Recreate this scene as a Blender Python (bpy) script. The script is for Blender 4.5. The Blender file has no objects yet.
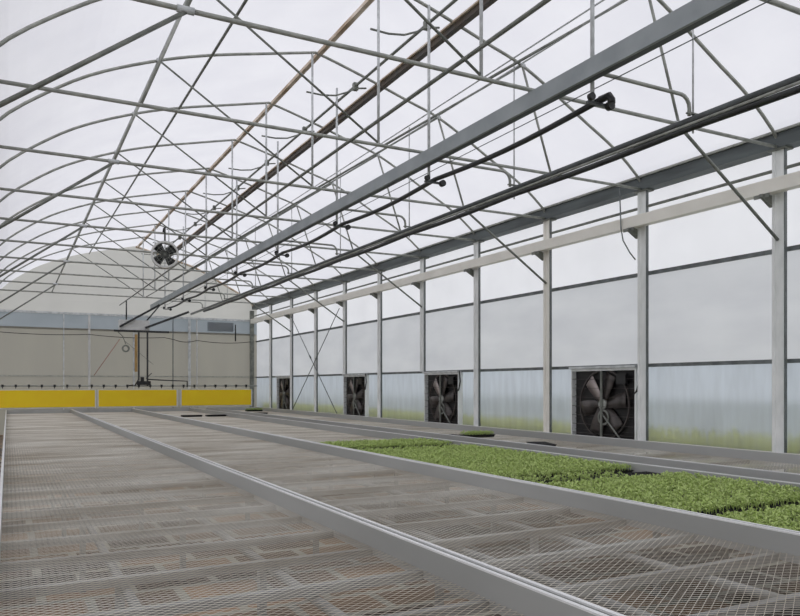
import bpy, math, random
from mathutils import Vector, Matrix

C = bpy.context.scene.collection
S = 2.0 / 3.0            # layout unit -> metres (span 12 units = 8 m)
EYE = 2.25               # eye height in layout units
random.seed(7)

# ------------------------------------------------------------------ camera, sky, exposure
cd = bpy.data.cameras.new('camera')
cam = bpy.data.objects.new('camera', cd)
C.objects.link(cam)
cam.location = (0, 0, EYE * S)
cam.rotation_euler = (math.radians(90), 0, math.radians(-27.8))
cd.sensor_width = 36.0
cd.lens = 741.0 / 800.0 * 36.0
cd.shift_x = 0.0019
cd.shift_y = 77.0 / 800.0
cd.clip_end = 300
bpy.context.scene.camera = cam

w = bpy.data.worlds.new('overcast_sky')
bpy.context.scene.world = w
w.use_nodes = True
nt = w.node_tree
bg = nt.nodes['Background']
# bright overcast sky, a little brighter towards the zenith
tc = nt.nodes.new('ShaderNodeTexCoord'); sx = nt.nodes.new('ShaderNodeSeparateXYZ')
cr = nt.nodes.new('ShaderNodeValToRGB')
nt.links.new(tc.outputs['Generated'], sx.inputs[0]); nt.links.new(sx.outputs['Z'], cr.inputs[0])
cr.color_ramp.elements[0].position = 0.0; cr.color_ramp.elements[0].color = (0.78, 0.79, 0.82, 1)
cr.color_ramp.elements[1].position = 0.9; cr.color_ramp.elements[1].color = (0.97, 0.97, 1.0, 1)
nt.links.new(cr.outputs[0], bg.inputs['Color'])
bg.inputs['Strength'].default_value = 1.0

vs = bpy.context.scene.view_settings
vs.view_transform = 'Standard'; vs.look = 'None'; vs.gamma = 1.0
vs.use_curve_mapping = False
vs.exposure = 0.26

# ------------------------------------------------------------------ materials
def new_mat(name):
    m = bpy.data.materials.new(name); m.use_nodes = True
    n = m.node_tree.nodes; n.clear()
    out = n.new('ShaderNodeOutputMaterial')
    return m, n, m.node_tree.links, out

def noise_color(n, l, c1, c2, scale, detail=4.0, lo=0.35, hi=0.65, stretch=None, coord='Object'):
    t = n.new('ShaderNodeTexCoord')
    src = t.outputs[coord]
    if stretch:
        mp = n.new('ShaderNodeMapping'); mp.inputs['Scale'].default_value = stretch
        l.new(src, mp.inputs[0]); src = mp.outputs[0]
    no = n.new('ShaderNodeTexNoise'); no.inputs['Scale'].default_value = scale; no.inputs['Detail'].default_value = detail
    l.new(src, no.inputs['Vector'])
    r = n.new('ShaderNodeValToRGB')
    r.color_ramp.elements[0].position = lo; r.color_ramp.elements[1].position = hi
    r.color_ramp.elements[0].color = (*c1, 1); r.color_ramp.elements[1].color = (*c2, 1)
    l.new(no.outputs[0], r.inputs[0])
    return r.outputs[0]

def pmat(name, c1, c2=None, rough=0.5, metal=0.0, scale=6.0, stretch=None, bump=0.0, lo=0.35, hi=0.65, spec=0.5):
    m, n, l, out = new_mat(name)
    b = n.new('ShaderNodeBsdfPrincipled')
    b.inputs['Roughness'].default_value = rough; b.inputs['Metallic'].default_value = metal
    b.inputs['Specular IOR Level'].default_value = spec
    c2 = c2 or tuple(x * 0.8 for x in c1)
    col = noise_color(n, l, c1, c2, scale, lo=lo, hi=hi, stretch=stretch)
    l.new(col, b.inputs['Base Color'])
    if bump:
        no = n.new('ShaderNodeTexNoise'); no.inputs['Scale'].default_value = scale * 8
        t = n.new('ShaderNodeTexCoord'); l.new(t.outputs['Object'], no.inputs['Vector'])
        bp = n.new('ShaderNodeBump'); bp.inputs['Strength'].default_value = bump; bp.inputs['Distance'].default_value = 0.01
        l.new(no.outputs[0], bp.inputs['Height']); l.new(bp.outputs[0], b.inputs['Normal'])
    l.new(b.outputs[0], out.inputs[0])
    return m

def film(name, c1, c2, trans=0.9, scale=1.5, stretch=None, see=0.0, rough=0.5, refl=(0.85, 0.85, 0.86), gloss=0.05):
    """milky sheeting: light from outside comes through it, `see` = blurred view of what stands behind"""
    m, n, l, out = new_mat(name)
    col = noise_color(n, l, c1, c2, scale, stretch=stretch, lo=0.3, hi=0.7)
    tr = n.new('ShaderNodeBsdfTranslucent'); l.new(col, tr.inputs['Color'])
    df = n.new('ShaderNodeBsdfDiffuse'); df.inputs['Color'].default_value = (*refl, 1)
    mx = n.new('ShaderNodeMixShader'); mx.inputs[0].default_value = trans
    l.new(df.outputs[0], mx.inputs[1]); l.new(tr.outputs[0], mx.inputs[2])
    last = mx
    if see:
        rf = n.new('ShaderNodeBsdfRefraction'); rf.inputs['IOR'].default_value = 1.02; rf.inputs['Roughness'].default_value = rough
        l.new(col, rf.inputs['Color'])
        m2 = n.new('ShaderNodeMixShader'); m2.inputs[0].default_value = see
        l.new(last.outputs[0], m2.inputs[1]); l.new(rf.outputs[0], m2.inputs[2]); last = m2
    if gloss:
        g = n.new('ShaderNodeBsdfGlossy'); g.inputs['Roughness'].default_value = 0.35
        m3 = n.new('ShaderNodeMixShader'); m3.inputs[0].default_value = gloss
        l.new(last.outputs[0], m3.inputs[1]); l.new(g.outputs[0], m3.inputs[2]); last = m3
    l.new(last.outputs[0], out.inputs[0])
    return m

M = {}
M['roof'] = film('milky_roof_film', (0.86, 0.86, 0.89), (0.80, 0.80, 0.84), 0.86, 1.2, gloss=0.0)
M['wall_up'] = film('clear_wall_film', (0.98, 0.98, 1.0), (0.9, 0.9, 0.92), 0.7, 1.0, see=0.5, rough=0.45, gloss=0.02)
M['wall_mid'] = film('milky_wall_film', (0.68, 0.69, 0.70), (0.58, 0.59, 0.61), 0.8, 0.8, see=0.45, rough=0.35, stretch=(1, 1, 3), gloss=0.03)
M['wall_low'] = film('twinwall_sheet', (0.56, 0.61, 0.66), (0.47, 0.51, 0.55), 0.75, 3.0, see=0.55, rough=0.55, stretch=(1, 3.0, 0.5), gloss=0.05)
M['end_panel'] = film('beige_end_sheet', (0.46, 0.44, 0.37), (0.40, 0.38, 0.33), 0.55, 1.5, refl=(0.40, 0.38, 0.33), stretch=(1, 1, .25), gloss=0.03)
M['end_blue'] = film('bluish_end_sheet', (0.42, 0.47, 0.50), (0.34, 0.39, 0.42), 0.55, 1.5, refl=(0.36, 0.38, 0.40), gloss=0.05)
M['gable'] = film('grey_gable_sheet', (0.76, 0.75, 0.70), (0.68, 0.67, 0.63), 0.55, 1.0, refl=(0.66, 0.65, 0.61), gloss=0.03)
M['galv'] = pmat('galvanised_pipe', (0.44, 0.45, 0.41), (0.30, 0.31, 0.28), 0.5, 0.25, 9)
M['galvd'] = pmat('dull_galvanised_pipe', (0.26, 0.27, 0.24), (0.16, 0.17, 0.15), 0.55, 0.25, 9)
M['galvl'] = pmat('bright_galvanised_pipe', (0.72, 0.74, 0.74), (0.52, 0.54, 0.54), 0.45, 0.15, 9)
M['beam'] = pmat('grey_painted_beam', (0.36, 0.39, 0.40), (0.29, 0.32, 0.33), 0.55, 0.1, 3)
M['gutter'] = pmat('dark_gutter_steel', (0.13, 0.15, 0.15), (0.08, 0.09, 0.09), 0.5, 0.4, 3, stretch=(1, .3, 3))
M['column'] = pmat('pale_column_steel', (0.95, 0.96, 0.94), (0.78, 0.80, 0.78), 0.6, 0.0, 7, stretch=(1, 1, .4))
M['cream'] = pmat('cream_duct', (0.94, 0.91, 0.83), (0.86, 0.83, 0.75), 0.5, 0.0, 2)
M['rail'] = pmat('grey_wall_rail', (0.20, 0.22, 0.22), (0.13, 0.14, 0.14), 0.5, 0.3, 8)
M['black'] = pmat('black_plastic', (0.018, 0.018, 0.018), (0.01, 0.01, 0.01), 0.45, 0, 9)
M['hose'] = pmat('black_pipe', (0.035, 0.037, 0.037), (0.02, 0.02, 0.02), 0.4, 0, 5)
M['dkpipe'] = pmat('dark_grey_pipe', (0.11, 0.12, 0.12), (0.07, 0.075, 0.075), 0.4, 0.3, 5)
M['rust'] = pmat('rust_stained_ridge', (0.86, 0.76, 0.64), (0.45, 0.33, 0.22), 0.7, 0.0, 3, stretch=(1, .5, 1), lo=.35, hi=.6)
M['dkrust'] = pmat('dark_stained_vent_bar', (0.09, 0.085, 0.08), (0.12, 0.09, 0.065), 0.6, 0.2, 3)
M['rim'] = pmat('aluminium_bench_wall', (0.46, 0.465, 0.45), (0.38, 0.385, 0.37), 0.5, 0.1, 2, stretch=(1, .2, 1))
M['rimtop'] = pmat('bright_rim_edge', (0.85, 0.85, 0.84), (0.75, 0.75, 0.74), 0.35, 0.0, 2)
M['mesh'] = pmat('galvanised_expanded_mesh', (0.78, 0.74, 0.65), (0.46, 0.40, 0.31), 0.5, 0.0, 1.3, stretch=(.5, 1.6, 1), lo=.36, hi=.66)
M['frame'] = pmat('bench_frame_steel', (0.36, 0.36, 0.34), (0.25, 0.25, 0.24), 0.55, 0.3, 5)
M['yellow'] = pmat('yellow_sheet', (1.0, 0.72, 0.008), (0.98, 0.66, 0.008), 0.55, 0, 1.5)
M['white'] = pmat('white_paint', (0.72, 0.72, 0.70), (0.6, 0.6, 0.58), 0.45, 0, 4)
M['fan_dark'] = pmat('dark_fan_shutter', (0.030, 0.027, 0.026), (0.016, 0.015, 0.015), 0.5, 0.2, 6)
M['blade'] = pmat('fan_blade_steel', (0.10, 0.085, 0.08), (0.04, 0.035, 0.03), 0.4, 0.2, 5)
M['blade_lit'] = pmat('lit_fan_blade', (0.46, 0.40, 0.38), (0.30, 0.25, 0.24), 0.35, 0.4, 5)  # lighter copy of the blade steel, caught light put into its colour
M['red'] = pmat('dusty_red_cord', (0.40, 0.14, 0.10), None, 0.7)
M['tan'] = pmat('tan_hose', (0.45, 0.28, 0.10), None, 0.6)
M['soil'] = pmat('dark_potting_soil', (0.035, 0.024, 0.016), (0.018, 0.012, 0.009), 0.95, 0, 60)
M['grass'] = pmat('yellow_green_grass', (1.0, 0.98, 0.12), (0.82, 0.84, 0.10), 0.8, 0, 3)
M['land'] = pmat('outside_ground', (0.46, 0.48, 0.46), (0.36, 0.38, 0.36), 0.9, 0, 0.6)

# floor: stained slabs
m, n, l, out = new_mat('stained_paving')
b = n.new('ShaderNodeBsdfPrincipled'); b.inputs['Roughness'].default_value = 0.85
t = n.new('ShaderNodeTexCoord')
br = n.new('ShaderNodeTexBrick'); br.inputs['Scale'].default_value = 1.0
br.inputs['Brick Width'].default_value = 0.60; br.inputs['Row Height'].default_value = 0.40
br.inputs['Mortar Size'].default_value = 0.035; br.inputs['Bias'].default_value = -0.1
br.inputs['Color1'].default_value = (0.060, 0.045, 0.036, 1); br.inputs['Color2'].default_value = (0.36, 0.24, 0.15, 1)
br.inputs['Mortar'].default_value = (0.34, 0.34, 0.30, 1)
l.new(t.outputs['Object'], br.inputs['Vector'])
c = noise_color(n, l, (0.60, 0.60, 0.60), (1.25, 1.2, 1.1), 1.6)
mx = n.new('ShaderNodeMix'); mx.data_type = 'RGBA'; mx.blend_type = 'MULTIPLY'; mx.inputs[0].default_value = 1.0
l.new(br.outputs['Color'], mx.inputs[6]); l.new(c, mx.inputs[7]); l.new(mx.outputs[2], b.inputs['Base Color'])
l.new(b.outputs[0], out.inputs[0]); M['floor'] = m

# leaves
def leaf_mat(name, a, bb):
    m, n, l, out = new_mat(name)
    col = noise_color(n, l, a, bb, 60, lo=.3, hi=.7)
    d = n.new('ShaderNodeBsdfPrincipled'); d.inputs['Roughness'].default_value = 0.5
    l.new(col, d.inputs['Base Color'])
    tr = n.new('ShaderNodeBsdfTranslucent'); l.new(col, tr.inputs['Color'])
    mx = n.new('ShaderNodeMixShader'); mx.inputs[0].default_value = 0.3
    l.new(d.outputs[0], mx.inputs[1]); l.new(tr.outputs[0], mx.inputs[2]); l.new(mx.outputs[0], out.inputs[0])
    return m
M['leaf'] = leaf_mat('seedling_leaf', (0.42, 0.56, 0.14), (0.70, 0.82, 0.34))

# ------------------------------------------------------------------ helpers
ORIG = {}
def P(x, y, h):
    return Vector((x, y, h + EYE))

class MB:
    """collects shapes in layout units, heights measured from the eye line"""
    def __init__(s): s.v = []; s.f = []; s.sm = []
    def quad(s, a, b, c, d):
        i = len(s.v); s.v += [P(*a), P(*b), P(*c), P(*d)]; s.f.append((i, i+1, i+2, i+3)); s.sm.append(False); return s
    def box(s, x0, x1, y0, y1, h0, h1):
        i = len(s.v)
        for z in (h0, h1):
            s.v += [P(x0, y0, z), P(x1, y0, z), P(x1, y1, z), P(x0, y1, z)]
        for q in ((0,3,2,1), (4,5,6,7), (0,1,5,4), (1,2,6,5), (2,3,7,6), (3,0,4,7)):
            s.f.append(tuple(i+k for k in q)); s.sm.append(False)
        return s
    def tube(s, pts, r, n=8, caps=True):
        pts = [P(*p) for p in pts]
        i0 = len(s.v); ref = None
        for k, p in enumerate(pts):
            if k == 0: t = pts[1] - p
            elif k == len(pts)-1: t = p - pts[k-1]
            else: t = (pts[k+1]-p).normalized() + (p-pts[k-1]).normalized()
            t.normalize()
            if ref is None:
                ref = Vector((0,0,1)) if abs(t.z) < .9 else Vector((1,0,0))
            a = t.cross(ref).normalized(); b_ = a.cross(t).normalized(); ref = b_
            for q in range(n):
                an = 2*math.pi*q/n
                s.v.append(p + a*(math.cos(an)*r) + b_*(math.sin(an)*r))
        for k in range(len(pts)-1):
            for q in range(n):
                q2 = (q+1) % n
                s.f.append((i0+k*n+q, i0+k*n+q2, i0+(k+1)*n+q2, i0+(k+1)*n+q)); s.sm.append(n > 4)
        if caps:
            s.f.append(tuple(i0+q for q in range(n))[::-1]); s.sm.append(False)
            e = i0+(len(pts)-1)*n
            s.f.append(tuple(e+q for q in range(n))); s.sm.append(False)
        return s
    def bar(s, a, b, w_, d_):
        """rectangular bar between two points"""
        a = P(*a); b = P(*b); t = (b-a).normalized()
        up = Vector((0,0,1)) if abs(t.z) < .9 else Vector((0,1,0))
        u = t.cross(up).normalized()*w_/2; v = u.cross(t).normalized()*d_/2
        i = len(s.v)
        for p in (a, b):
            s.v += [p-u-v, p+u-v, p+u+v, p-u+v]
        for q in ((0,3,2,1), (4,5,6,7), (0,1,5,4), (1,2,6,5), (2,3,7,6), (3,0,4,7)):
            s.f.append(tuple(i+k for k in q)); s.sm.append(False)
        return s
    def ring(s, c, axis, r0, r1, d, n=32):
        """annular hoop about `axis`, r0 inner, r1 outer radius, depth d"""
        c = P(*c); ax = Vector(axis).normalized()
        up = Vector((0,0,1)) if abs(ax.z) < .9 else Vector((1,0,0))
        u = ax.cross(up).normalized(); v = u.cross(ax).normalized(); i = len(s.v)
        for q in range(n):
            an = 2*math.pi*q/n; e = u*math.cos(an)+v*math.sin(an)
            for rr, dd in ((r0,-d/2), (r1,-d/2), (r1,d/2), (r0,d/2)):
                s.v.append(c+e*rr+ax*dd)
        for q in range(n):
            j = (q+1) % n
            for k in range(4):
                k2 = (k+1) % 4
                s.f.append((i+q*4+k, i+q*4+k2, i+j*4+k2, i+j*4+k)); s.sm.append(False)
        return s
    def disc(s, c, axis, r, d, n=20):
        c = Vector(c); ax = Vector(axis).normalized()*d/2
        return s.tube([tuple(c-ax), tuple(c+ax)], r, n)
    def blade(s, c, axis, ang, r0, r1, w0, w1, pitch=0.35, th=0.012):
        c = P(*c); ax = Vector(axis).normalized()
        up = Vector((0,0,1))
        u = ax.cross(up).normalized(); v = u.cross(ax).normalized()
        e = u*math.cos(ang)+v*math.sin(ang); p = -u*math.sin(ang)+v*math.cos(ang)
        i = len(s.v); N = 5
        for k in range(N+1):
            tt = k/N; r = r0+(r1-r0)*tt; ww = w0+(w1-w0)*math.sin(tt*math.pi*.55)
            pt = pitch*(1.3-tt*.6); side = (p*math.cos(pt)+ax*math.sin(pt)); nn = e.cross(side).normalized()*th
            m_ = c+e*r
            s.v += [m_-side*ww/2-nn, m_-nn+nn*1.5, m_+side*ww/2-nn, m_+side*ww/2+nn, m_+nn*1.5+nn, m_-side*ww/2+nn]
        for k in range(N):
            for q in range(6):
                q2 = (q+1) % 6
                s.f.append((i+k*6+q, i+k*6+q2, i+(k+1)*6+q2, i+(k+1)*6+q)); s.sm.append(True)
        s.f.append(tuple(i+q for q in range(6))[::-1]); s.sm.append(False)
        s.f.append(tuple(i+N*6+q for q in range(6))); s.sm.append(False)
        return s
    def build(s, name, mat, parent=None, origin=None):
        if parent is not None: o = ORIG[parent.name]
        elif origin: o = P(*origin)
        else:
            xs = [v.x for v in s.v]; ys = [v.y for v in s.v]; zs = [v.z for v in s.v]
            o = Vector(((min(xs)+max(xs))/2, (min(ys)+max(ys))/2, min(zs)))
        me = bpy.data.meshes.new(name)
        me.from_pydata([tuple((v-o)*S) for v in s.v], [], s.f)
        me.polygons.foreach_set('use_smooth', s.sm)
        me.materials.append(M[mat] if isinstance(mat, str) else mat)
        me.update()
        ob = bpy.data.objects.new(name, me); C.objects.link(ob)
        if parent is not None:
            ob.parent = parent
        else: ob.location = o*S
        ORIG[ob.name] = o
        return ob

def empty(name, x, y, h):
    o = bpy.data.objects.new(name, None); o.empty_display_size = 0.1; C.objects.link(o)
    ORIG[o.name] = P(x, y, h); o.location = P(x, y, h)*S
    return o
def tag(o, label=None, cat=None, group=None, kind=None):
    if label: o['label'] = label
    if cat: o['category'] = cat
    if group: o['group'] = group
    if kind: o['kind'] = kind
    return o
def copy_tree(o, parent=None):
    c_ = o.copy(); C.objects.link(c_); c_.parent = parent
    for ch in list(o.children): copy_tree(ch, c_)
    return c_
def copy_at(o, dx=0, dy=0, dh=0, label=None):
    c_ = copy_tree(o); c_.location = o.location + Vector((dx, dy, dh))*S
    if label: c_['label'] = label
    return c_
ORD = ['nearest', 'second', 'third', 'fourth', 'fifth', 'sixth', 'seventh', 'eighth', 'ninth', 'tenth', 'eleventh', 'twelfth', 'thirteenth', 'fourteenth']
def nth(i): return ORD[0] if i == 0 else ORD[i]

XR, XL, XW, XN = 5.48, -0.49, 11.45, -12.43     # ridge, left gutter, side wall, far side of next bay
Y0, YE = -3.0, 37.9                             # behind the camera, end wall
GH = 3.96                                       # chord / gutter height above the eye
FL = -EYE                                       # floor

PROF = [(0, 6.69), (1.0, 6.43), (2.1, 6.10), (2.95, 5.83), (4.43, 5.05), (5.15, 4.66), (5.7, 4.25), (5.97, 3.96)]
PROFL = [(0, 6.69), (1.0, 6.46), (2.1, 6.20), (3.04, 5.91), (4.2, 5.42), (5.04, 4.88), (5.6, 4.42), (5.97, 3.96)]
PROFR = PROF
def prof(u):
    PROF = PROFL if u < 0 else PROFR
    u = abs(u)
    for k in range(len(PROF)-1):
        if u <= PROF[k+1][0] + 1e-6:
            p0 = PROF[max(k-1, 0)]; p1 = PROF[k]; p2 = PROF[k+1]; p3 = PROF[min(k+2, len(PROF)-1)]
            t_ = (u-p1[0])/(p2[0]-p1[0])
            m1 = (p2[1]-p0[1])/(p2[0]-p0[0]) if k else -0.22
            m2 = (p3[1]-p1[1])/(p3[0]-p1[0])
            d = p2[0]-p1[0]
            return ((2*t_**3-3*t_**2+1)*p1[1]+(t_**3-2*t_**2+t_)*m1*d+(-2*t_**3+3*t_**2)*p2[1]+(t_**3-t_**2)*m2*d)
    return PROF[-1][1]
AX = [-5.97+5.97*2*k/48 for k in range(49)]

# ------------------------------------------------------------------ the setting
mb = MB().quad((XN-.3, Y0-.2, FL), (XW+.1, Y0-.2, FL), (XW+.1, YE+.2, FL), (XN-.3, YE+.2, FL))
tag(mb.build('floor', 'floor'), kind='structure')
mb = MB().quad((-60, -60, FL-.06), (90, -60, FL-.06), (90, 120, FL-.06), (-60, 120, FL-.06))
tag(mb.build('ground', 'land'), kind='structure')

def roof(xc, name):
    mb = MB()
    NY = 14
    for j in range(NY):
        ya = Y0+(YE-Y0)*j/NY; yb = Y0+(YE-Y0)*(j+1)/NY
        for k in range(48):
            a, b_ = AX[k], AX[k+1]
            mb.quad((xc+a, ya, prof(a)+.07), (xc+b_, ya, prof(b_)+.07), (xc+b_, yb, prof(b_)+.07), (xc+a, yb, prof(a)+.07))
    mb.sm = [True]*len(mb.sm)
    return tag(mb.build(name, 'roof'), kind='structure')
roof(XR, 'ceiling'); roof(XR-11.95, 'ceiling_next_bay')

def wall_strip(x, h0, h1, mat, name):
    mb = MB().quad((x, Y0, h0), (x, YE, h0), (x, YE, h1), (x, Y0, h1))
    return tag(mb.build(name, mat), kind='structure')
wall_strip(XW+.12, FL, .40, 'wall_low', 'wall_right')
wall_strip(XW+.12, .40, 2.27, 'wall_mid', 'wall_right')
wall_strip(XW+.12, 2.27, GH+.05, 'wall_up', 'wall_right')
wall_strip(XN-.12, FL, GH+.05, 'wall_up', 'wall_left')
# end walls
def end_strip(y, h0, h1, mat, name, x0=XN-.12, x1=XW+.12):
    return tag(MB().quad((x0, y, h0), (x1, y, h0), (x1, y, h1), (x0, y, h1)).build(name, mat), kind='structure')
end_strip(YE, FL, 2.62, 'end_panel', 'wall_back')
end_strip(YE, 2.62, 3.35, 'end_blue', 'wall_back')
end_strip(YE, 3.35, GH, 'gable', 'wall_back')
end_strip(Y0, FL, GH, 'wall_up', 'wall_front')
for yy, nm in ((YE, 'wall_back'), (Y0, 'wall_front')):
    mb = MB()
    for xc in (XR, XR-11.95):
        for k in range(48):
            a, b_ = AX[k], AX[k+1]
            mb.quad((xc+a, yy, GH), (xc+b_, yy, GH), (xc+b_, yy, prof(b_)+.07), (xc+a, yy, prof(a)+.07))
    tag(mb.build(nm, 'gable' if yy == YE else 'wall_up'), kind='structure')
# rails of the side wall
def rail(x, h, w_, d_, mat, name):
    return tag(MB().bar((x, Y0+.05, h), (x, YE-.03, h), w_, d_).build(name, mat), kind='structure')
rail(XW+.07, .40, .05, .07, 'rail', 'trim_1')
rail(XW+.07, 2.27, .05, .075, 'rail', 'trim_2')
rail(XW+.07, FL+.1, .06, .2, 'column', 'trim_3')
# end wall rails
def erail(h, d_, mat, name, x0=XL, x1=XW, y=YE-.08, t_=.06):
    return tag(MB().bar((x0, y, h), (x1, y, h), t_, d_).build(name, mat), kind='structure')
erail(2.62, .08, 'end_panel', 'trim_4'); erail(.42, .045, 'galv', 'trim_5'); erail(3.35, .10, 'galvl', 'trim_6')

# grass outside along the side wall, seen blurred through the sheets
mb = MB()
rg = random.Random(3)
for k in range(5200):
    y = rg.uniform(0, YE); x = XW+.35+rg.random()**1.5*1.2; hh = rg.uniform(1.25, 1.45); an = rg.uniform(0, math.pi)
    dx, dy = math.cos(an)*.05, math.sin(an)*.05; lx = rg.uniform(-.15, .15)
    i = len(mb.v)
    mb.v += [P(x-dx, y-dy, FL-.03), P(x+dx, y+dy, FL-.03), P(x+dx*.8+lx*.4, y+dy*.8, FL+hh*.6), P(x-dx*.8+lx*.4, y-dy*.8, FL+hh*.6), P(x+lx, y+lx, FL+hh)]
    mb.f += [(i, i+1, i+2, i+3), (i+3, i+2, i+4)]; mb.sm += [False, False]
tag(mb.build('grass_strip', 'grass'), 'yellow green grass growing outside along the foot of the side wall', 'grass', kind='stuff')

# ------------------------------------------------------------------ roof trusses
def make_truss(y, knee):
    t = empty('roof_truss', XR, y, GH)
    MB().tube([(XR+u, y, prof(u)) for u in AX], .028).build('arch', 'galv', t)
    MB().tube([(XL+.08, y, GH), (XW-.10, y, GH)], .029).build('bottom_chord', 'galv', t)
    MB().tube([(XR-.07, y, GH), (XR-.07, y, prof(-.07))], .024).build('king_post', 'galvl', t)
    for sgn in (-1, 1):
        un = 3.04 if sgn < 0 else 2.87; ub = 3.82 if sgn < 0 else 3.54; nx = XR+sgn*un; nh = prof(sgn*un)
        MB().tube([(nx, y, nh), (XR+sgn*ub, y, GH)], .022).build('web', 'galv', t)
        MB().tube([(XR+sgn*.05, y, GH+.02), (nx, y, nh)], .019).build('diagonal', 'galvd', t)
        MB().tube([(nx-.05, y, nh), (nx+.05, y, nh)], .042).build('joint_clamp', 'galvl', t)
        if knee:
            MB().tube([(XR+sgn*ub, y, GH-.02), (XR+sgn*5.86, y, 2.42)], .026).build('knee_brace', 'galvd', t)
            MB().tube([(XR+sgn*ub-.09, y, GH), (XR+sgn*ub+.09, y, GH)], .042).build('joint_clamp', 'galvl', t)
    return t
tys = [4.97+3*k for k in range(11)]
TG = 'arched roof trusses of the bay'
protoA = make_truss(tys[0], False)
tag(protoA, 'nearest arched pipe roof truss, at the right top corner of the picture', 'roof truss', TG)
protoB = make_truss(tys[1], True)
tag(protoB, 'second arched pipe roof truss, its right knee brace crossing the nearest wall sheet', 'roof truss', TG)
for i in range(2, 11):
    k = i % 2
    lb = '%s arched pipe roof truss along the roof, counted from the camera end%s' % (nth(i), ', with knee braces' if k else ', without knee braces')
    copy_at(protoB if k else protoA, 0, tys[i]-tys[k], 0, lb)

# ------------------------------------------------------------------ long members under the roof
def pipe(name, x, h, r, mat, label, cat, y0=1.0, y1=YE-.15, group=None):
    return tag(MB().tube([(x, y0, h), (x, y1, h)], r).build(name, mat), label, cat, group)
pipe('purlin', XR-3.04, prof(-3.04)+.03, .022, 'galvl', 'pale pipe purlin on the left slope of the roof', 'purlin', group='roof purlins')
pipe('purlin', XR-2.08, prof(-2.08)+.0, .026, 'galvd', 'thin dark purlin on the left slope between ridge and pale purlin', 'purlin', group='roof purlins')
pipe('purlin', XR+2.87, prof(2.87)+.04, .017, 'galvl', 'pale pipe purlin on the right slope, upper one of the pair', 'purlin', group='roof purlins')
pipe('purlin', XR+2.68, prof(2.68)+.03, .015, 'galvl', 'thin pale pipe running close beside the right slope purlin', 'purlin', group='roof purlins')
# ridge beam, rust stained
tag(MB().bar((XR+.09, 1, 6.69), (XR+.09, YE-.1, 6.69), .09, .07).build('ridge_beam', 'rust'), 'beige rust-stained beam along the ridge of the roof', 'ridge beam')
# roof vent edge and opener
tag(MB().bar((6.93, 1, 6.26), (6.93, YE-.1, 6.26), .11, .12).build('vent_bar', 'dkrust'), 'thick dark stained bar along the lower edge of the roof vent', 'vent bar')
tag(MB().bar((6.85, 1, 6.31), (6.85, YE-.26, 6.31), .04, .03).build('vent_flashing', 'rust'), 'narrow beige flashing along the left side of the dark vent bar', 'flashing')
vo = empty('vent_opener', 6.45, 4, 6.25)
tag(vo, 'vent opener shaft with curved gear racks running beside the dark vent bar', 'vent opener')
MB().tube([(6.45, 1, 6.27), (6.45, YE-.3, 6.27)], .028).build('drive_shaft', 'galvd', vo)
for i in range(11):
    y = tys[i]+.2
    pts = [(5.36, y, 5.95), (5.7, y, 5.945), (6.0, y, 5.99), (6.25, y, 6.10), (6.45, y, 6.22), (6.6, y, 6.25), (6.70, y, 6.27)]
    MB().tube(pts, .018, 6).build('gear_rack', 'galvd', vo)
    MB().box(6.40, 6.50, y-.05, y+.05, 6.18, 6.33).build('gear_box', 'galvd', vo)
tag(MB().tube([(XR+u, YE-.25, prof(u)) for u in AX if u >= 0], .05).build('end_arch', 'rust'), 'rust-stained arch pipe against the right half of the far gable', 'arch')
# deep grey beam under the chords
bm_ = empty('grey_beam', 6.2, 4, 3.69)
tag(bm_, 'deep grey channel beam running lengthwise under the truss chords', 'beam')
MB().box(6.17, 6.21, 1, YE-.15, 3.70, 3.92).build('web_plate', 'beam', bm_)
MB().box(6.21, 6.31, 1, YE-.15, 3.88, 3.92).build('top_flange', 'beam', bm_)
MB().box(6.21, 6.31, 1, YE-.15, 3.70, 3.73).build('bottom_flange', 'gutter', bm_)
pipe('boom_rail', 4.76, 3.84, .026, 'galvd', 'thin dark rail pipe left of the king posts below the chords', 'rail')
# black sagging pipe on hooks and its hangers
hy = [2.95+4.0*k for k in range(9)]
pts = []
for k in range(len(hy)-1):
    if hy[k] < 6: continue
    for q in range(8):
        t_ = q/8; pts.append((6.49, hy[k]+4*t_, 3.53-.07*math.sin(math.pi*t_)))
pts.append((6.49, hy[-1], 3.53))
hp = tag(MB().tube(pts, .04, 8).build('black_pipe', 'hose'), 'black sagging water pipe hanging below the deep grey beam', 'pipe')
MB().tube([(6.49, 6.95, 3.53), (6.49, 6.80, 3.53), (6.49, 6.76, 3.47), (6.49, 6.76, 3.42)], .048, 8).build('end_elbow', 'black', hp)
tag(MB().tube([(6.66, 1, 3.80), (6.66, YE-.2, 3.80)], .007, 5).build('guide_wire', 'rail'), 'thin straight wire above the black sagging pipe', 'wire')
# triple pipe bundle
pb = empty('pipe_bundle', 8.18, 4, 3.5)
tag(pb, 'bundle of dark pipes slung over the benches on the right side', 'pipe bundle')
MB().tube([(8.12, 1, 3.555), (8.12, YE-.3, 3.555)], .052).build('upper_pipe', 'dkpipe', pb)
MB().tube([(8.10, 1, 3.50), (8.10, YE-.3, 3.50)], .022).build('middle_pipe', 'galv', pb)
pts = []
for k in range(len(hy)-1):
    for q in range(8):
        t_ = q/8; pts.append((8.13, hy[k]+4*t_, 3.46-.025*math.sin(math.pi*t_)))
pts.append((8.13, hy[-1], 3.46))
MB().tube(pts, .048).build('lower_pipe', 'hose', pb)

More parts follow.
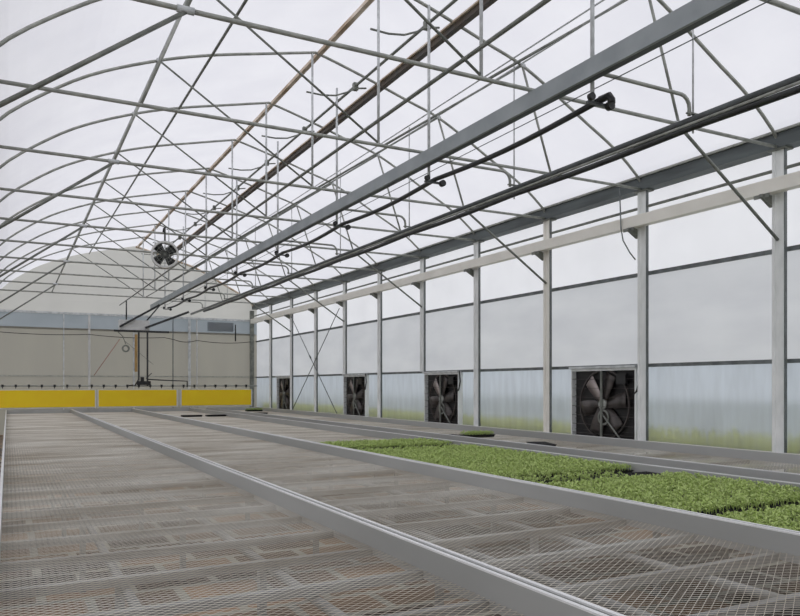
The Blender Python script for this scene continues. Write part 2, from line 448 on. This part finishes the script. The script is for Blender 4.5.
def make_hanger(y):
    t = empty('pipe_hanger', 6.45, y, 3.45)
    MB().tube([(6.36, y, 3.50), (6.36, y, prof(6.36-XR)+.02)], .026).build('hanger_rod', 'galvl', t)
    MB().bar((6.28, y, 3.47), (6.62, y, 3.47), .05, .03).build('bracket_arm', 'dkpipe', t)
    MB().disc((6.30, y-.05, 3.52), (0, 1, 0), .045, .06).build('bolt_knob', 'black', t)
    MB().disc((6.60, y-.05, 3.46), (0, 1, 0), .055, .07).build('pipe_clamp', 'black', t)
    return t
def make_arm(y):
    t = empty('support_arm', 7.2, y, 3.8)
    pts = [(6.41, y, 3.86), (7.9, y, 3.86)] + [(7.9+.16*math.sin(a), y, 3.70+.16*math.cos(a)) for a in (.4, .8, 1.2, 1.57)] + [(8.06, y, 3.60)]
    MB().tube(pts, .026).build('bent_pipe', 'galv', t)
    MB().tube([(8.19, y+.05, 3.40), (8.19, y+.05, prof(8.19-XR)+.02)], .014, 6).build('hanger_rod', 'galvl', t)
    MB().bar((8.02, y, 3.635), (8.24, y, 3.635), .05, .02).build('clamp_plate', 'galvd', t)
    MB().disc((8.30, y, 3.62), (0, 1, 0), .05, .07).build('clamp_knob', 'galv', t)
    return t
h0 = make_hanger(hy[1]); tag(h0, 'nearest hanger rod of the black sagging pipe, at its capped end', 'hanger', 'hangers of the black pipe')
a0 = make_arm(hy[1]); tag(a0, 'nearest support arm with clamp over the pipe bundle', 'support arm', 'support arms of the pipe bundle')
for k in range(2, 9):
    copy_at(h0, 0, hy[k]-hy[1], 0, '%s hanger rod of the black sagging pipe, counted from its capped end' % nth(k-1))
    copy_at(a0, 0, hy[k]-hy[1], 0, '%s bent support arm of the pipe bundle, counted from the camera end' % nth(k-1))

# ------------------------------------------------------------------ gutters and side wall
def gutter(x, label):
    g = empty('gutter_beam', x, 4, 3.9)
    tag(g, label, 'gutter')
    MB().box(x-.16, x-.12, Y0+.1, YE-.05, GH-.02, 4.22).build('side_plate', 'gutter', g)
    MB().box(x-.12, x+.12, Y0+.1, YE-.05, GH-.02, 4.00).build('bottom_plate', 'gutter', g)
    MB().box(x-.20, x-.16, Y0+.1, YE-.05, 4.18, 4.22).build('lip', 'galv', g)
    return g
gutter(XW, 'deep dark steel gutter beam on top of the side wall columns')
gutter(XL, 'gutter beam on the left side of the bay over the first bench')
tag(MB().tube([(XW-.05, Y0+.1, 3.60), (XW-.05, YE-.1, 3.60)], .03).build('tie_pipe', 'galvd'), 'grey pipe between gutter beam and cream duct on the side wall', 'pipe')

def make_column(x, y, h0_=FL, mat='column'):
    t = empty('wall_column', x, y, FL)
    MB().box(x-.07, x+.0, y-.10, y+.10, h0_, GH-.05).build('shaft', mat, t)
    MB().box(x-.06, x+.0, y-.115, y-.10, h0_, GH-.05).build('edge_shade', 'rail', t)  # dark strip standing in for the shade on the column's side
    MB().box(x-.085, x-.07, y+.04, y+.10, h0_, GH-.05).build('lip', mat, t)
    MB().box(x-.12, x+.10, y-.16, y+.16, GH-.05, GH-.022).build('cap_plate', 'galvd', t)
    if h0_ == FL: MB().box(x-.10, x+.07, y-.14, y+.14, FL, FL+.03).build('base_plate', 'galvd', t)
    return t
cys = [4.97+3*k for k in range(11)]
CG = 'side wall columns'
cp = make_column(XW-.03, cys[0]); tag(cp, 'nearest pale steel column of the side wall, at the right edge of the picture', 'column', CG)
cs = make_column(XW-.03, cys[5], .415)
tag(cs, 'short steel column standing on the second nearest exhaust fan in the side wall', 'column', CG)
copy_at(cs, 0, cys[7]-cys[5], 0, 'short steel column standing on the third exhaust fan in the side wall')
tag(make_column(XW-.03, cys[3], FL, 'cream'), 'cream-coloured wall column just left of the nearest exhaust fan', 'column', CG)
cw = {1: 'second steel column from the camera end of the side wall', 2: 'pale grey wall column just right of the nearest exhaust fan', 4: 'pale grey wall column between the two nearest exhaust fans',
      6: 'pale grey wall column between the second and third exhaust fans', 8: 'pale wall column at the crossing of the brace rods', 9: 'pale wall column at the far foot of the brace rods', 10: 'farthest wall column, between the last exhaust fan and the corner'}
for k in cw: copy_at(cp, 0, cys[k]-cys[0], 0, cw[k])
cl = copy_at(cp, XL-(XW-.03), 3, 0, 'steel column under the left gutter beam, nearest the camera'); cl['group'] = 'left gutter columns'
for k in range(2, 11, 2):
    c2 = copy_at(cl, 0, (k-1)*3+3-3, 0, '%s steel column under the left gutter beam' % nth(k//2)); c2['group'] = 'left gutter columns'

# cream duct on brackets
cdx = empty('cream_duct', XW-.3, 4, 3.2)
tag(cdx, 'long cream square duct on brackets along the side wall below the gutter', 'duct')
MB().box(XW-.30, XW-.12, Y0+.2, YE-.27, 3.19, 3.41).build('duct_body', 'cream', cdx)
for k in range(0, 11):
    y = cys[k]
    b_ = MB()
    b_.v += [P(XW-.36, y+.10, 3.18), P(XW-.10, y+.10, 3.18), P(XW-.10, y+.10, 2.98), P(XW-.36, y+.10, 3.13)]
    b_.v += [P(XW-.36, y+.16, 3.18), P(XW-.10, y+.16, 3.18), P(XW-.10, y+.16, 2.98), P(XW-.36, y+.16, 3.13)]
    b_.f += [(0,1,2,3), (7,6,5,4), (0,4,5,1), (1,5,6,2), (2,6,7,3), (3,7,4,0)]; b_.sm += [False]*6
    b_.box(XW-.31, XW-.29, y+.02, y+.3, 3.12, 3.185)
    b_.build('bracket', 'galvd', cdx)
hz = MB().tube([(XW-.33, 11.35, 4.05), (XW-.34, 11.3, 3.2), (XW-.33, 11.25, 2.95), (XW-.25, 11.15, 2.7), (XW-.14, 11.1, 2.55)], .014, 6)
tag(hz.build('drain_hose', 'rail'), 'thin hose looping off the cream duct bracket at the third wall column', 'hose')

# cross brace rods
def rod(a, b_, label):
    t = tag(MB().tube([a, b_], .018, 6).build('brace_rod', 'rail'), label, 'brace rod', 'cross brace rods on the side wall')
    m_ = [a[i]*.45+b_[i]*.55 for i in range(3)]; d = [(b_[i]-a[i])*.015 for i in range(3)]
    MB().tube([tuple(m_[i]-d[i] for i in range(3)), tuple(m_[i]+d[i] for i in range(3))], .035, 6).build('turnbuckle', 'rail', t)
rod((XW-.16, 31.6, -1.1), (XW-.16, 26.3, 2.95), 'brace rod on the side wall rising towards the camera end')
rod((XW-.22, 26.4, -1.1), (XW-.22, 31.6, 3.05), 'brace rod on the side wall falling towards the camera end')

# ------------------------------------------------------------------ exhaust fans
def make_fan(yc, w_=1.98):
    x0, x1 = XW-.04, XW+.105
    h1 = .36; h0_ = h1-w_; ya, yb = yc-w_/2, yc+w_/2; hc = -.42
    t = empty('exhaust_fan', XW+.03, yc, FL)
    f = MB()
    f.box(x0, x1, ya, ya+.035, h0_, h1).box(x0, x1, yb-.035, yb, h0_, h1).box(x0, x1, ya+.035, yb-.035, h1-.05, h1).box(x0, x1, ya+.035, yb-.035, h0_, h0_+.05)
    f.build('housing', 'column', t)
    sh = MB().box(x1-.02, x1, ya+.035, yb-.035, h0_+.05, h1-.05)
    for k in range(14):
        hh = h0_+.1+k*(w_-.2)/14
        sh.box(x1-.05, x1-.02, ya+.04, yb-.04, hh, hh+.012)
    sh.build('shutter', 'fan_dark', t)
    R_ = .76
    MB().ring((x1-.075, yc, hc), (1, 0, 0), R_-.03, R_, .04).build('shroud_ring', 'blade', t)
    for k in range(6):
        an = math.radians(10+60*k)
        bl = MB().blade((x0+.045, yc, hc), (1, 0, 0), an, .12, R_-.08, .2, .34, .22, .006).build('blade', 'blade_lit' if k == 2 else 'blade', t)
        if k == 2: bl['label'] = 'pinkish grey fan blade with caught light painted into its colour'
    MB().disc((x0+.045, yc, hc), (1, 0, 0), .11, .08).build('hub', 'galv', t)
    MB().ring((x0+.005, yc-.05, hc-.28), (1, 0, 0), .13, .17, .02, 20).build('belt_pulley', 'galvd', t)
    g = MB().bar((x0-.01, yc, h0_+.05), (x0-.01, yc, h1-.05), .03, .05)
    g.build('centre_bar', 'galvd', t)
    MB().tube([(x0+.005, yc, hc-.2), (x0+.005, ya+.05, h0_+.1)], .02).build('strut', 'galvd', t)
    MB().box(x0-.02, x0+.06, yc-.72, yc-.45, h1-.34, h1-.12).build('motor', 'black', t)
    # inlet guard wires
    gd = MB()
    for k in range(9):
        hh = h0_+.2*k+.15
        gd.tube([(x0+.005, ya+.03, hh), (x0+.005, yb-.03, hh)], .005, 4)
    gd.build('guard_wires', 'blade', t)
    cb = MB().tube([(x0-.01, ya-.06, h1+.04), (x0-.03, ya-.14, .1), (x0-.02, ya-.05, -.12), (x0+.02, ya+.08, -.2)], .02, 6)
    cb.build('power_cable', 'black', t)
    MB().box(x0-.05, x1, ya-.02, yb+.02, h1+.002, h1+.05).build('head_flashing', 'galvl', t)
    lg = MB().box(x0+.01, x1, ya, ya+.06, FL, h0_).box(x0+.01, x1, yb-.06, yb, FL, h0_)
    lg.build('stand', 'galvd', t)
    return t
f0 = make_fan(12.18); tag(f0, 'large square exhaust fan in the side wall, nearest to the camera', 'exhaust fan', 'exhaust fans in the side wall')
for yy, lb in ((18.95, 'second nearest square exhaust fan in the side wall'), (25.2, 'third square exhaust fan in the side wall, beside the cross braces'), (33.2, 'farthest square exhaust fan in the side wall, by the far corner')):
    copy_at(f0, 0, yy-12.18, 0, lb)

# ------------------------------------------------------------------ end wall posts, corner
EX = [(2.3, .05, 'galvl'), (3.4, .10, 'white'), (5.4, .07, 'galvl'), (7.25, .035, 'rail'), (8.05, .12, 'galvl'), (8.42, .05, 'white')]
nm = ['thin pale post', 'thick whitish post', 'pale post behind the boom trolley', 'thin dark post', 'thick bluish grey post', 'thin white post right of the thick grey one']
for (x, wd, mt), lb in zip(EX, nm):
    tag(MB().box(x-wd/2, x+wd/2, YE-.20, YE-.12, FL, 3.3).build('end_wall_post', mt), lb + ' on the beige end wall', 'post', 'end wall posts')
tag(MB().box(XW-.30, XW-.10, YE-.25, YE-.12, FL, GH-.1).build('corner_post', 'galvd'), 'dark grey post in the far right corner', 'post')
for x, lb in ((10.1, 'bluish'),):
    pass
tag(MB().box(9.0, 10.3, YE-.13, YE-.02, 2.75, 3.2).build('window_1', 'end_blue'), kind='structure')
# braces and droopy cable
tag(MB().tube([(3.6, YE-.25, .45), (4.75, YE-.25, 2.2)], .013, 5).build('red_cord', 'red'), 'faint red cord slanting across the end wall', 'cord')
tag(MB().tube([(5.0, YE-.25, 2.1), (6.3, YE-.25, 1.0)], .010, 5).build('slant_wire', 'rail'), 'thin grey wire slanting down right of the trolley on the end wall', 'wire')
pts = []
for a, b_, sg in ((-.4, 3.4, .06), (3.4, 7.3, .10), (7.3, 8.4, .10), (8.4, 11.15, .1)):
    for q in range(8):
        t_ = q/8; pts.append((a+(b_-a)*t_, YE-.27, 2.38-sg*4*t_*(1-t_)-(.14 if a > 7 else 0)*1.0))
pts.append((11.15, YE-.27, 2.24))
tag(MB().tube(pts, .016, 5).build('power_cable', 'black'), 'black cable drooping along the end wall', 'cable')
tag(MB().tube([(10.35, YE-.3, 3.1), (10.35, YE-.3, 2.25)], .035, 6).build('drop_pipe', 'hose'), 'short dark vertical pipe high in the right part of the end wall', 'pipe')

# yellow panels
yb = [(-.45, 3.68), (3.72, 7.42), (7.54, 11.18)]
for (a, b_), lb in zip(yb, ('left', 'middle', 'right')):
    t = empty('yellow_panel', (a+b_)/2, YE-.45, -1.1)
    tag(t, '%s yellow screen panel with white frame below the end wall' % {'left': 'leftmost', 'middle': 'middle', 'right': 'rightmost'}[lb], 'panel', 'yellow panels at the end wall')
    MB().box(a+.06, b_-.06, YE-.49, YE-.42, -1.02, -.24).build('sheet', 'yellow', t)
    f = MB().box(a, a+.06, YE-.49, YE-.40, -1.1, -.24).box(b_-.06, b_, YE-.49, YE-.40, -1.1, -.24)
    f.box(a, b_, YE-.48, YE-.41, -.24, -.21).box(a, b_, YE-.48, YE-.41, -1.07, -1.02)
    f.build('frame', 'white', t)
    MB().box(a+.02, a+.1, YE-.44, YE-.38, FL, -1.1).box(b_-.1, b_-.02, YE-.44, YE-.38, FL, -1.1).build('post', 'galv', t)

# ------------------------------------------------------------------ irrigation boom near the end wall
by = 35.5
t = empty('irrigation_boom', 5.47, by, -.1)
tag(t, 'travelling irrigation boom with a long nozzle bar in front of the end wall', 'irrigation boom')
sb = MB().tube([(-.35, by, -.04), (10.85, by, -.04)], .028).build('spray_bar', 'galv', t)
k = 0; x = -.2
while x < 10.8:
    n_ = MB().box(x-.045, x+.045, by-.05, by+.05, -.09, 0.02); n_.tube([(x, by, -.09), (x, by, -.15)], .022, 6)
    n_.build('nozzle', 'black', t); x += .5
MB().box(4.45, 5.75, by-.15, by+.25, 2.50, 2.95).build('trolley_box', 'white', t)
MB().bar((4.2, by-.18, 2.44), (6.6, by-.18, 2.44), .08, .09).build('trolley_beam', 'hose', t)
MB().bar((4.45, by-.2, 2.62), (6.18, by-.2, 3.68), .08, .09).build('hanger_arm', 'hose', t)
MB().bar((5.55, by-.22, 2.60), (7.5, by-.22, 3.42), .09, .10).build('hanger_arm', 'hose', t)
MB().tube([(4.76, by, 2.9), (4.76, by, 3.82)], .03).build('hanger_rod', 'hose', t)
MB().tube([(5.6, by, 2.9), (6.24, by, 3.7)], .03).build('hanger_rod', 'hose', t)
MB().bar((5.28, by-.1, 2.44), (5.28, by-.1, .2), .07, .07).build('post', 'hose', t)
MB().bar((5.66, by-.1, 2.44), (5.66, by-.1, -.05), .07, .07).build('post', 'hose', t)
MB().bar((5.16, by-.12, 2.3), (5.16, by-.12, .6), .12, .05).build('tan_hose', 'tan', t)
r_ = MB().ring((4.72, by-.1, 1.65), (0, 1, 0), .10, .17, .08, 16); r_.build('cable_reel', 'galvd', t)
MB().tube([(4.4, by, 2.4), (4.6, by-.05, 2.2), (4.72, by-.1, 1.85)], .02, 6).build('cable', 'galvd', t)
v_ = MB().box(5.2, 5.8, by-.16, by-.02, .0, .18).box(5.36, 5.5, by-.2, by-.02, .18, .36)
v_.tube([(5.3, by-.1, .3), (5.1, by-.1, -.05)], .03, 6).tube([(5.6, by-.1, .3), (5.85, by-.1, .55)], .02, 6).tube([(5.05, by-.1, 0.0), (4.85, by-.1, -.03)], .03, 6)
v_.build('valve_block', 'black', t)
MB().tube([(5.66, by-.1, .26), (6.4, by-.1, .22), (7.45, by-.1, .18), (7.45, by-.1, -.1)], .032, 6).build('feed_pipe', 'hose', t)

# circulation fan under the roof
fy, fx, fh = 19.8, 3.60, 3.37
t = empty('circulation_fan', fx, fy, fh)
tag(t, 'round white circulation fan hanging from a roof truss', 'fan')
ax = (math.sin(math.radians(10)), math.cos(math.radians(10)), 0)
MB().ring((fx, fy, fh), ax, .30, .35, .20, 36).build('housing_ring', 'white', t)
for k in range(4):
    MB().blade((fx, fy, fh), ax, math.radians(40+90*k), .06, .29, .12, .24, .5).build('blade', 'black', t)
MB().disc((fx, fy, fh), ax, .10, .18).build('motor', 'black', t)
g = MB()
for sgn in (-1, 1):
    c_ = (fx+ax[0]*.11*sgn, fy+ax[1]*.11*sgn, fh)
    for rr in (.12, .21): g.ring(c_, ax, rr-.004, rr+.004, .008, 28)
    for k in range(8):
        an = math.pi*k/8
        u = Vector(ax).cross(Vector((0,0,1))).normalized(); d = u*math.cos(an)*.31+Vector((0,0,1))*math.sin(an)*.31
        g.tube([(c_[0]-d.x, c_[1]-d.y, c_[2]-d.z), (c_[0]+d.x, c_[1]+d.y, c_[2]+d.z)], .004, 4)
g.build('guard', 'galvd', t)
MB().tube([(fx, fy, fh+.34), (fx, fy, GH+.12), (fx, fy+.17, GH+.12), (fx, fy+.22, GH+.04)], .022).build('hanger_hook', 'black', t)

# ------------------------------------------------------------------ rolling benches
import numpy as np
BY0, BY1, MH = 1.2, 37.35, -1.285
def expanded(width_u, len_u):
    """expanded metal: zigzag strands that touch at their nodes (metres)"""
    W, L = width_u*S, len_u*S
    a, q = .028, .018
    nx, ny = int(W/a), int(L/q)
    j = np.arange(nx+1); k = np.arange(ny+1)
    J, K = np.meshgrid(j, k)
    sg = np.where((J+K) % 2 == 0, 1.0, -1.0)
    x = (J/nx-.5)*W; y = (K/ny-.5)*(L-.03)+sg*q*.42
    w_, h_ = .0012, .0013
    prof_ = [(-w_, 0), (w_, 0), (w_*.6, h_), (-w_*.6, h_)]
    vs_ = np.stack([np.stack([x, y+dy, np.full_like(x, dz)], -1) for dy, dz in prof_], 2)   # ny,nx,4,3
    vs_ = vs_.reshape(-1, 3)
    idx = (np.arange((ny+1)*(nx+1)*4)).reshape(ny+1, nx+1, 4)
    fs = []
    for p in range(1, 4):
        p2 = (p+1) % 4
        fs.append(np.stack([idx[:, :-1, p], idx[:, 1:, p], idx[:, 1:, p2], idx[:, :-1, p2]], -1).reshape(-1, 4))
    fs = np.concatenate(fs)
    me = bpy.data.meshes.new('expanded_mesh')
    me.vertices.add(len(vs_)); me.vertices.foreach_set('co', vs_.astype(np.float32).ravel())
    me.loops.add(len(fs)*4); me.loops.foreach_set('vertex_index', fs.astype(np.int32).ravel())
    me.polygons.add(len(fs)); me.polygons.foreach_set('loop_start', (np.arange(len(fs))*4).astype(np.int32))
    me.update(calc_edges=True)
    me.materials.append(M['mesh'])
    return me
BW = 2.66
exm = expanded(BW-.06, BY1-BY0-.06)
def make_bench(xa, label, BW=2.66):
    xb = xa+BW; xc = (xa+xb)/2; yc = (BY0+BY1)/2
    t = empty('rolling_bench', xc, yc, FL)
    tag(t, label, 'bench', 'rolling benches')
    o = bpy.data.objects.new('mesh_top', exm); C.objects.link(o); o.parent = t
    o.location = (P(xc, yc, MH)-ORIG[t.name])*S; o.scale = ((BW-.06)/2.60, 1, 1)
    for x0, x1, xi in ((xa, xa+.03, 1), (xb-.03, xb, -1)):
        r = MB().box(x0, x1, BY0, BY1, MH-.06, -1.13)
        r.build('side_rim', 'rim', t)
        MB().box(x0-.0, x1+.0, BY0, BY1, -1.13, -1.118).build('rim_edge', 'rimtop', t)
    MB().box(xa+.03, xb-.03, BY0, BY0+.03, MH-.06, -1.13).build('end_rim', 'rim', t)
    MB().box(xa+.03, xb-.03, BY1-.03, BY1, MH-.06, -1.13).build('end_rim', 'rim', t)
    cb = None; y = BY0+.9
    while y < BY1:
        o2 = MB().box(xa+.03, xb-.03, y-.03, y+.03, MH-.07, MH-.01).build('cross_bar', 'frame', t)
        y += 0.8
    for f_ in (.3, .7):
        x = xa+BW*f_
        MB().tube([(x, BY0+.1, MH-.12), (x, BY1-.1, MH-.12)], .035).build('roller_pipe', 'frame', t)
    y = BY0+1.5
    while y < BY1:
        for f_ in (.3, .7):
            x = xa+BW*f_
            MB().box(x-.03, x+.03, y-.03, y+.03, FL, MH-.155).build('leg', 'frame', t)
        MB().bar((xa+BW*.3+.03, y, -1.9), (xa+BW*.7-.03, y, -1.9), .04, .04).build('brace', 'frame', t)
        y += 3.0
    return t
make_bench(-.08, 'first rolling bench with empty metal mesh top, at the left')
make_bench(2.62, 'second rolling bench with empty metal mesh top, beside the seedling bench')
make_bench(5.32, 'third rolling bench whose mesh top carries the green seedlings')
make_bench(8.79, 'fourth rolling bench with mesh top along the side wall', 2.54)

# ------------------------------------------------------------------ seedling trays
def tray_bm(L=.79, W=.40, plants=True, bare=0.0, seed=1):
    """tray at layout coordinates centred on 0; returns (tray, soil, seedlings) builders"""
    t = MB(); h0_, h1 = MH+.01, MH+.07
    i = len(t.v)
    # tapered tray with a lip
    for (sx_, sy_, h) in ((.94, .90, h0_), (1, 1, h1), (1.02, 1.03, h1), (1.02, 1.03, h1-.008)):
        t.v += [P(-L/2*sx_, -W/2*sy_, h), P(L/2*sx_, -W/2*sy_, h), P(L/2*sx_, W/2*sy_, h), P(-L/2*sx_, W/2*sy_, h)]
    for r in range(3):
        for q in range(4):
            q2 = (q+1) % 4; t.f.append((r*4+q, r*4+q2, r*4+4+q2, r*4+4+q)); t.sm.append(False)
    t.f.append((3, 2, 1, 0)); t.sm.append(False)
    s_ = MB()
    for k in range(1, 12): t.box(-L/2+k*L/12-.004, -L/2+k*L/12+.004, -W/2, W/2, h1-.012, h1-.002)
    for k in range(1, 6): t.box(-L/2, L/2, -W/2+k*W/6-.004, -W/2+k*W/6+.004, h1-.012, h1-.003)
    s_.quad((-L/2, -W/2, h1-.012), (L/2, -W/2, h1-.012), (L/2, W/2, h1-.012), (-L/2, W/2, h1-.012))
    p = MB(); rr = random.Random(seed)
    if plants:
        nx, ny = 15, 8
        for a in range(nx):
            for b_ in range(ny):
                if rr.random() < bare: continue
                x = -L/2+(a+.5)*L/nx+rr.uniform(-.012, .012); y = -W/2+(b_+.5)*W/ny+rr.uniform(-.012, .012)
                hh = h1+rr.uniform(.035, .075)
                nl = rr.choice((5, 6, 7))
                for k in range(nl):
                    an = 2*math.pi*k/nl+rr.uniform(-.5, .5); ln = rr.uniform(.028, .046); wd = rr.uniform(.008, .013)
                    dx, dy = math.cos(an), math.sin(an); up = rr.uniform(.0, .045)
                    hb_ = hh-rr.uniform(0, .03); i = len(p.v)
                    p.v += [P(x, y, hb_-.01), P(x+dx*ln*.5-dy*wd, y+dy*ln*.5+dx*wd, hb_+up*.7), P(x+dx*ln*.5+dy*wd, y+dy*ln*.5-dx*wd, hb_+up*.7), P(x+dx*ln, y+dy*ln, hb_+up*.8)]
                    p.f += [(i, i+2, i+3, i+1)]; p.sm += [True]
                p.tube([(x, y, h1-.01), (x, y, hh)], .004, 3, False)
    return t, s_, p
def make_tray(**kw):
    a, b_, c_ = tray_bm(**kw)
    t = empty('seedling_tray' if kw.get('plants', True) else 'empty_tray', 0, 0, MH)
    a.build('tray', 'black', t); b_.build('soil', 'soil', t)
    if kw.get('plants', True):
        tag(c_.build('seedlings', 'leaf', t), kind='stuff')
    return t
protos = [make_tray(seed=1), make_tray(seed=2, bare=.03), make_tray(seed=3, bare=.06)]
sparse = make_tray(seed=5, bare=.55)
bare = make_tray(seed=6, plants=False)
used = set()
def put(pr, x, y, rot, label, group='seedling trays on the third bench', cat='seedling tray'):
    if pr.name in used: o = copy_tree(pr)
    else: o = pr; used.add(pr.name)
    o.location = (x*S, y*S, (MH+EYE)*S+.002); o.rotation_euler = (0, 0, rot)
    tag(o, label, cat, group)
    return o
rt = random.Random(11)
blocks = [(12.68, 3, 5.45, 'farthest block'), (7.78, 10, 5.43, 'long middle block'), (4.80, 5, 5.40, 'third block from the far end'), (2.42, 5, 5.42, 'nearest block')]
ROWN = ['front', 'second', 'third', 'fourth', 'fifth', 'sixth', 'seventh', 'eighth', 'ninth', 'tenth', 'eleventh']
for y0, n_, x0, nm_ in blocks:
    for r in range(n_):
        for cidx, cn in enumerate(('by left rim', 'mid row', 'by right rim')):
            x = x0+.41+cidx*.83+rt.uniform(-.006, .006); y = y0+.2+r*.43+rt.uniform(-.004, .004)
            pr = protos[rt.randrange(3)]
            put(pr, x, y, rt.uniform(-.006, .006) + (math.pi if rt.random() < .5 else 0),
                'green seedling tray in %s, %s row, %s' % (nm_, ROWN[r], cn))
put(sparse, 5.86, 7.35, .02, 'sparse seedling tray with bare soil between the blocks, beside the left rim')
put(sparse, 6.70, 7.35, .0, 'sparse seedling tray with bare soil at the dark gap between the blocks, middle one')
put(bare, 7.53, 7.36, .03, 'empty black tray at the dark gap between the seedling blocks', 'empty trays', 'tray')
# lone trays
put(bare, 6.55, 30.3, .0, 'empty black tray far down the third bench, left of two', 'empty trays', 'tray')
put(bare, 7.50, 30.2, .0, 'empty black tray far down the third bench, right of two', 'empty trays', 'tray')
put(protos[1], 10.2, 15.2, .0, 'lone seedling tray on the fourth bench in front of the second nearest exhaust fan', 'trays on the fourth bench')
put(bare, 9.33, 15.35, .05, 'flat dark tray lying beside the lone seedling tray on the fourth bench', 'empty trays', 'tray')
put(bare, 9.85, 12.3, 1.2, 'empty dark tray lying crosswise on the fourth bench before the nearest fan', 'empty trays', 'tray')
put(protos[0], 10.6, 35.2, .0, 'seedling tray at the far end of the fourth bench', 'trays on the fourth bench')
put(bare, 9.7, 31.6, .0, 'empty dark tray near the far end of the fourth bench', 'empty trays', 'tray')
